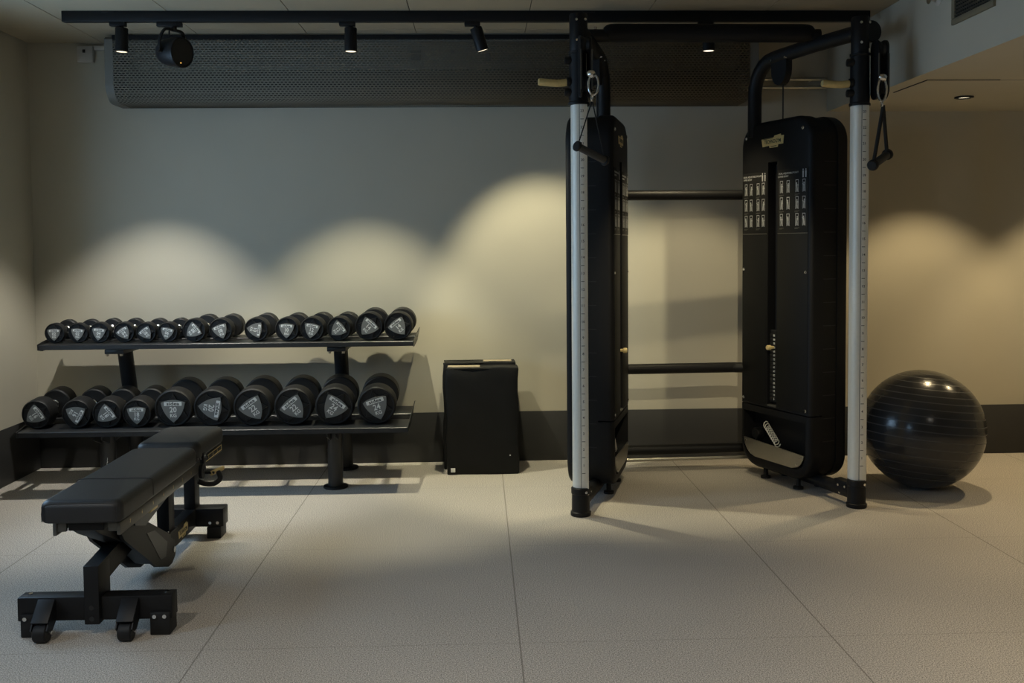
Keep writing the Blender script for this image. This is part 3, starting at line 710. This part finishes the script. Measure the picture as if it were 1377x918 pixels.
    obj('levelling_foot', b, m_rub, tw, True)
    return tw
def put(o, p, yaw): o.location = V(p)-MC; o.rotation_euler = (0, 0, yaw)
TR_O, TR_A = V((1.414, 5.20, 0)), math.atan2(-.932, .362)
TL_O, TL_A = V((.648, 4.67, 0)), math.atan2(.962, .274)
t_r = make_tower(); put(t_r, TR_O, TR_A)
t_l = dup(t_r, cm); put(t_l, TL_O, TL_A)
def tpt(o, a, x, y, z): return o+V((x*math.cos(a)-y*math.sin(a), x*math.sin(a)+y*math.cos(a), z))
PL, PR = V((.457, 4.43, 0)), V((1.765, 4.49, 0))
carr = {}
for P, bend, dirb, br in ((PL, V((.662, 5.15, 0)), V((.10, -1, 0)).normalized(), 0), (PR, V((1.463, 5.15, 0)), V((.10, -1, 0)).normalized(), 1)):
    x, y = P.x, P.y
    b = BM(); pts = rrect(.070, .058, .026, 8)
    # aluminium extrusion with two grooves
    out = []
    out = [(.035, -.026), (.032, -.029), (.002, -.029)]+[(-.004-.031*math.sin(R(q)), .006-.034*math.cos(R(q))) for q in range(0, 91, 10)]+[(-.035, .024), (-.030, .029), (.030, .029), (.035, .024)]
    loft(b, [[(x+px, y+py, .10) for px, py in out], [(x+px, y+py, 2.13) for px, py in out]])
    b2(b, (x-.0015, y-.0298, .12), (x+.0005, y-.027, 2.0), mi=1)
    b2(b, (x+.002, y-.0302, .12), (x+.027, y-.0285, 2.0), .0006, mi=0)
    k = 0; z = .20
    while z < 1.86:
        if k % 2 == 0: b2(b, (x+.004, y-.0308, z-.0012), (x+.019, y-.0300, z+.0012), mi=2)
        else: text(b, str(1+k//2), .016, M.Translation((x+.012, y-.0303, z)) @ rotyz(), 2, .0004, 1., .012)
        z += .0365; k += 1
    po = obj('post', b, [m_alu, m_rail, m_ink], cm)
    b = BM(); lathe(b, [(0, 0), (.045, 0), (.047, .004), (.047, .018), (.042, .022), (.041, .10), (.044, .104), (.044, .128), (.040, .132), (0, .132)], (x, y, 0))
    cyl(b, (x+.02, y-.041, .115), (x+.021, y-.047, .115), .006, 12, mi=1)
    obj('foot_cup', b, [m_blk, m_chr], cm)
    b = BM(); lathe(b, [(0, 0), (.040, 0), (.041, .004), (.041, .16), (.038, .165), (0, .165)], (x, y, 2.112)); hd = obj('post_head', b, m_blk, cm)
    b = BM()
    for q, zz in ((-.012, 2.245), (-.010, 2.155), (.026, 2.245)): cyl(b, (x+q, y-.038, zz), (x+q*1.05, y-.045, zz), .006, 12)
    obj('bolt', b, m_chr, hd)
    # carriage
    b = BM(); lathe(b, [(.036, 0), (.048, 0), (.048, .010), (.044, .014), (.043, .225), (.046, .229), (.046, .238), (.036, .238)], (x, y, 1.872))
    for zz in (2.068, 1.928): cyl(b, (x-.065, y-.01, zz), (x-.03, y-.01, zz), .018, 18, .003); 
    cyl(b, (x-.055, y-.01, 1.975), (x-.035, y-.01, 1.975), .021, 18, .002)
    ca = obj('carriage', b, m_blk, cm)
    b = BM(); tube(b, [(x-.055, y-.01, 1.972), (x-.10, y-.012, 1.968), (x-.178, y-.014, 1.974)], .0165, 18, 5, ry=.0165); lathe(b, [(.0165, -.002), (.0155, .003), (.011, .006), (0, .007)], (x-.178, y-.014, 1.974), (-1, 0, .05), 18); obj('adjust_grip', b, m_wood, ca)
    c0 = V((x, y, 0))+(V((.078, -.035, 0)) if br else dirb*.075+V((.012, 0, 0))); sd_ = V((-dirb.y, dirb.x, 0))
    b = BM()
    for s in (-1, 1):
        q0 = c0+sd_*(s*.021); rm = M(((dirb.x, sd_.x, 0), (dirb.y, sd_.y, 0), (0, 0, 1)))
        pl = rrect(.075, .27, .034, 8)
        loft(b, [[q0+dirb*px+sd_*(s*.0045)+V((0, 0, 2.03+pz)) for px, pz in pl], [q0+dirb*px-sd_*(s*.0045)+V((0, 0, 2.03+pz)) for px, pz in pl]])
        loft(b, [[q0+dirb*(.0385+px*.05)+sd_*(s*.004+pz)+V((0, 0, h_)) for px, pz in rrect(.05, .005, .001, 2)] for h_ in (1.925, 2.10)], mi=1)
    obj('pulley_bracket', b, [m_blk, m_rail], ca)
    for zz in (2.125, 1.955):
        b = BM(); lathe(b, [(0, -.017), (.036, -.017), (.038, -.013), (.031, 0), (.038, .013), (.036, .017), (0, .017)], c0+V((0, 0, zz)), sd_, 28); obj('pulley', b, m_rub, ca)
    b = BM(); lathe(b, [(0, -.022), (.046, -.022), (.05, -.017), (.05, .017), (.046, .022), (0, .022)], V((x, y, 2.21))+(V((.045, .0, 0)) if br else V((.0, .05, 0))), V((.3, -1, 0)) if br else (1, 0, 0), 28); obj('pulley_cover', b, m_blk, hd)
    carr[br] = (c0+dirb*.036+V((0, 0, 2.0)), dirb, sd_)
    # upper arm and its bend down into the tower
    d = (bend-V((x, y, 0))); 
    b = BM(); A = V((x, y, 2.21)); Bp = V((bend.x, bend.y, 0))
    pth = [A+d*.0, A+d*.4+V((0, 0, -.005)), A+d*.72+V((0, 0, -.015))]
    for k in range(0, 7):
        a = R(90*k/6); pth.append(V((x, y, 0))+d*(.80+.20*math.sin(a))+V((0, 0, 2.19-.17*(1-math.cos(a)))))
    pth.append(V((bend.x, bend.y, 1.80)))
    tube(b, pth, .036, 20); 
    for zz in (0, 1): pass
    obj('overhead_arm', b, m_blk, cm)
    pq = V((x, y, 0))+d*.72
    b = BM(); pl = [(.055*math.cos(R(a)), -.035+.075*math.sin(R(a))) for a in range(180, 361, 20)]+[(.055, .03), (-.055, .03)]
    dn = d.normalized(); sn = V((-dn.y, dn.x, 0))
    loft(b, [[pq+dn*px+sn*(s*.02)+V((0, 0, 2.155+pz)) for px, pz in pl] for s in (-1, 1)]); pc = obj('pulley_cover', b, m_blk, cm)
    b = BM()
    for q in (-.06, .04): cyl(b, pq+dn*q-sn*.036+V((0, 0, 2.175)), pq+dn*q+sn*.036+V((0, 0, 2.175)), .006, 10)
    obj('bolt', b, m_chr, pc)
    b = BM(); tube(b, [pq-dn*.012+V((0, 0, 2.10)), pq-dn*.012+V((0, 0, 1.84))], .004, 8); obj('cable', b, m_rope, cm)
    # base beam
    tO, tA = (TR_O, TR_A) if br else (TL_O, TL_A)
    near = tpt(tO, tA, .44 if br else .085, .10, .062); far = tpt(tO, tA, .03 if br else .495, .10, .062)
    b = BM(); tube(b, [V((x, y, .062)), near, far], .032, 18, 0); bb = obj('base_beam', b, m_blk, cm)
    dn = (near-V((x, y, .062))).normalized()
    b = BM(); pc_ = V((x, y, .075))+dn*.085; box(b, pc_, (.11, .05, .07), .008, rot=M.Rotation(math.atan2(dn.y, dn.x), 3, 'Z'))
    sn = V((-dn.y, dn.x, 0)); sg = 1 if sn.y < 0 else -1
    for q, zz in ((.05, .085), (.10, .085), (.09, .05)): p_ = V((x, y, 0))+dn*q+sn*(sg*.024)+V((0, 0, zz)); cyl(b, p_, p_+sn*sg*.006, .006, 12, mi=1)
    obj('clamp_bracket', b, [m_panel, m_chr], bb)
# tie tubes between the towers
for z, y0, y1, r, m_, xl, xr in ((1.505, 5.20, 5.24, .0275, m_blk, .70, 1.47), (.573, 5.20, 5.24, .0275, m_blk, .70, 1.47), (.115, 5.28, 5.33, .0275, m_blk, .66, 1.50), (.066, 5.26, 5.31, .010, m_steel, .66, 1.56)):
    b = BM(); e = -.10 if z in (.573,) else 0
    if e: tube(b, [(xl, y0, z), (xr-.16, y1-.01, z), (xr-.08, y1-.015, z), (xr, y1-.035, z)], r, 18, 6)
    else: tube(b, [(xl, y0, z), (xr, y1, z)], r, 18)
    obj('tie_tube', b, m_, cm)
# pull-up beam across the arms
b = BM(); A = V((.535, 4.73, 2.246)); Bv = V((1.66, 4.73, 2.246)); tube(b, [A, Bv], .030, 18)
for q in (.03, .97): p_ = A.lerp(Bv, q); cyl(b, p_+V((0, -.01, .028)), p_+V((0, -.01, .04)), .007, 12, mi=1)
pb = obj('pull_up_beam', b, [m_blk, m_chr], cm)
b = BM(); lathe(b, [(0, 0), (.025, 0), (.036, .012), (.042, .03), (.044, .06), (.044, .96), (.042, .99), (.036, 1.008), (.025, 1.02), (0, 1.02)], (.61, 4.73, 2.259), (1, 0, -.003), 28); obj('beam_sleeve', b, m_blk2, pb)

# pull handles hanging from the carriages
def ring(bm, c, up, side, L, W, r, mi=0):
    pts = [c+side*(W*math.cos(2*PI*k/20))+up*(L*(math.sin(2*PI*k/20))) for k in range(20)]; tube(bm, pts, r, 10, closed=True, mi=mi)
c, db, sd_ = carr[1]; c = c+db*.03+V((-.022, 0, 0)); top = V((c.x, c.y, 1.975))
h = thing('pull_handle', (c.x, c.y, 1.86), 'black strap handle hanging at the right silver post', 'pull handle', 'strap handles on the cable machine')
U = V((0, 0, 1)); sx_ = V((1, -.2, 0)).normalized()
b = BM(); ring(b, V((c.x, c.y, 1.93)), U, sx_, .052, .019, .005); lathe(b, [(0, -.018), (.012, -.016), (.017, -.006), (.017, .006), (.012, .016), (0, .018)], V((c.x+.002, c.y, 1.985)), (1, -.2, -.4), 18); ring(b, V((c.x, c.y, 1.868)), U, V((.2, 1, 0)), .016, .014, .004)
obj('carabiner', b, m_chr, h)
tp = V((c.x+.004, c.y-.004, 1.858)); a0 = V((c.x-.050, c.y-.03, 1.590)); a1 = V((c.x+.055, c.y+.07, 1.645))
b = BM()
for e in (a0, a1): tube(b, [tp, tp.lerp(e, .1), e], .0085, 12, 5)
obj('strap', b, m_nylon, h)
b = BM(); cyl(b, a0, a1, .0185, 24, .003); obj('grip', b, m_foam, h)
ax = (a1-a0).normalized()
for e, s in ((a0, -1), (a1, 1)):
    b = BM(); lathe(b, [(0, -.008), (.021, -.008), (.025, -.004), (.025, .010), (.020, .016), (0, .018)], e, ax*s, 24); obj('end_cap', b, m_rub, h)
c, db, sd_ = carr[0]; c = c+db*.03+V((.018, 0, 0))
h = thing('pull_handle', (c.x, c.y, 1.88), 'black strap handle hanging in front of the left silver post', 'pull handle', 'strap handles on the cable machine')
b = BM(); ring(b, V((c.x+.006, c.y, 1.94)), U, V((1, -.3, 0)).normalized(), .045, .022, .005); lathe(b, [(0, -.018), (.012, -.016), (.018, -.006), (.018, .006), (.012, .016), (0, .018)], V((c.x-.004, c.y-.01, 1.985)), (1, -.5, -.6), 18); ring(b, V((c.x, c.y, 1.882)), U, V((.4, 1, 0)).normalized(), .016, .012, .004)
obj('carabiner', b, m_chr, h)
tp = V((c.x, c.y-.003, 1.872)); a0 = V((c.x-.070, c.y-.05, 1.668)); a1 = V((c.x+.062, c.y+.05, 1.615))
b = BM()
for e in (a0, a1): tube(b, [tp, tp.lerp(e, .1), e+V((0, 0, .0))], .0028, 10, 5)
obj('strap', b, m_nylon, h)
b = BM(); cyl(b, a0, a1, .0165, 24, .003); obj('grip', b, m_foam, h); ax = (a1-a0).normalized()
for e, s in ((a0, -1), (a1, 1)):
    b = BM(); lathe(b, [(0, -.006), (.019, -.006), (.023, -.003), (.023, .006), (.019, .010), (0, .011)], e, ax*s, 24); obj('end_cap', b, m_rub, h)

# ------------------------------------------------------------------ folded mats
def fmat(x0, x1, y0, y1, z1, strip, label, sticker, lean):
    loc = V(((x0+x1)/2, y0, 0)); t = thing('folded_mat', loc, label, 'mat', 'folded black mats')
    cy = (y0+y1)/2; n = 14
    b = BM(); d = BM(); bmesh.ops.create_cube(d, size=1); bmesh.ops.scale(d, vec=(x1-x0, y1-y0, z1), verts=d.verts)
    bmesh.ops.bevel(d, geom=d.edges[:], offset=.008, segments=2, profile=.5, affect='EDGES'); bmesh.ops.subdivide_edges(d, edges=[e for e in d.edges if e.calc_length() > .1], cuts=8, use_grid_fill=True)
    rnd = random.Random(int(abs(x0)*1000))
    for v in d.verts:
        v.co.x += .004*math.sin(v.co.z*23+v.co.y*9+1); v.co.y += .004*math.sin(v.co.x*19+v.co.z*31)
        v.co.z += .004*math.sin(v.co.x*17) if v.co.z > .1 else 0
    mn = min(v.co.z for v in d.verts)
    merge(b, d, M.Translation(((x0+x1)/2, cy, -mn)))
    tube(b, [(x0+.002, y0+.004, z1-.004), (x1-.002, y0+.004, z1-.004)], .005, 8, 3); tube(b, [(x0+.002, y1-.004, z1-.002), (x1-.002, y1-.004, z1-.002)], .004, 8, 3)
    cv = obj('cover', b, m_matf, t)
    b = BM(); b2(b, (strip[0], cy-.032, z1-.004), (strip[1], cy+.032, z1+.005), .002); obj('webbing', b, m_beige, cv)
    if sticker:
        b = BM(); b2(b, (x0+.022, y0-.0065, .016), (x0+.046, y0-.002, .038), .001); obj('sticker', b, m_white, cv)
        b = BM(); cyl(b, (x0+.345, y0-.005, .105), (x0+.345, y0-.001, .105), .004, 10); obj('stud', b, m_white, cv)
    for c_ in t.children: pass
    return t
fmat(-.186, .206, 5.262, 5.385, .583, (-.178, .0), 'front black folded mat with a white sticker on its lower corner', True, 0)
fmat(-.206, .196, 5.392, 5.52, .597, (.018, .175), 'rear black folded mat standing between front mat and wall', False, 0)

# ------------------------------------------------------------------ exercise ball
br_ = .298; n = 360
prof = [(max(0, br_*math.cos(-PI/2+PI*i/n)), br_*math.sin(-PI/2+PI*i/n)) for i in range(n+1)]; prof[0] = (0, -br_); prof[-1] = (0, br_)
ba_ = V((.10, .04, 1)).normalized(); b = BM(); lathe(b, prof, (0, 0, 0), ba_, 112)
RIBS = [-49, -40, -31, -22, -13, -5, 3, 10, 17, 24, 31, 38, 45.5, 53.5, 62, 71]
for f_ in b.faces:                                  # flush rings in a paler colour in place of raised ribs
    la = math.degrees(math.asin(max(-1, min(1, f_.calc_center_median().normalized().dot(ba_)))))
    if any(abs(la-q) < .27 for q in RIBS): f_.material_index = 1
bl = tag(obj('exercise_ball', b, [m_ball, m_rib], angle=60), 'large glossy dark grey exercise ball beside the right silver post', 'exercise ball'); bl.location = (2.232, 4.83, br_+.001)

# ------------------------------------------------------------------ light
wd = bpy.data.worlds.new('World'); S.world = wd; wd.use_nodes = True
bg = wd.node_tree.nodes['Background']; bg.inputs['Color'].default_value = (.46, .71, 1, 1); bg.inputs['Strength'].default_value = 9.6
for (a, c) in wins:
    l = bpy.data.lights.new('portal', 'AREA'); l.shape = 'RECTANGLE'; l.size = wz1-wz0; l.size_y = c-a; l.cycles.is_portal = True
    o = bpy.data.objects.new('window_portal', l); COL.objects.link(o); o.location = (XL-.21, (a+c)/2, (wz0+wz1)/2); o.rotation_euler = (0, R(-90), 0)
def spot(name, loc, tgt, e, size, blend, col, rad=.02):
    l = bpy.data.lights.new(name, 'SPOT'); l.energy = e; l.spot_size = R(size); l.spot_blend = blend; l.color = col; l.shadow_soft_size = rad
    o = bpy.data.objects.new(name, l); COL.objects.link(o); o.location = loc; o.rotation_euler = (V(tgt)-V(loc)).to_track_quat('-Z', 'Y').to_euler()
WARM = (1, .78, .44)
spot('downlight_beam', (2.536, 5.05, ZS-.012), (2.536, 5.05, 0), 50, 92, .45, WARM)
spot('downlight_beam', (3.45, 5.05, ZS-.012), (3.45, 5.05, 0), 50, 92, .45, WARM)
spot('room_spot', (2.75, 2.6, ZS-.012), (2.75, 2.6, 0), 70, 100, .6, WARM)
for x in (-1.5, .1, 1.6): spot('room_spot', (x, 1.1, 2.25), (x, 1.9, 0), 62, 95, .8, (1, .92, .8))

spot('room_spot', (.75, 1.9, 2.25), (1.25, 5.6, .55), 120, 26, .5, (1, .88, .6))

# ------------------------------------------------------------------ camera
f = 1313.; cy_ = 394.
yaw = math.atan((688.5-644.5)/f); pit = -math.atan((cy_-332)/f); rl = R(.48)
fw = V((math.sin(yaw)*math.cos(pit), math.cos(yaw)*math.cos(pit), math.sin(pit))); rt = V((math.cos(yaw), -math.sin(yaw), 0)); up_ = rt.cross(fw)
r2 = rt*math.cos(rl)-up_*math.sin(rl); u2 = rt*math.sin(rl)+up_*math.cos(rl)
cd = bpy.data.cameras.new('camera'); cam = bpy.data.objects.new('camera', cd); COL.objects.link(cam)
mw = M.Identity(4)
for i in range(3): mw[i][0] = r2[i]; mw[i][1] = u2[i]; mw[i][2] = -fw[i]
mw.translation = (0, 0, 1.235); cam.matrix_world = mw
cd.sensor_width = 36; cd.lens = 36*f/1377; cd.shift_y = -(459-cy_)/1377; cd.clip_start = .05
S.camera = cam
vs = S.view_settings; vs.view_transform = 'Standard'; vs.look = 'None'; vs.gamma = 1; vs.exposure = 0; vs.use_curve_mapping = False
S.cycles.use_denoising = True; S.cycles.max_bounces = 8; S.cycles.transparent_max_bounces = 16; S.cycles.sample_clamp_indirect = 4
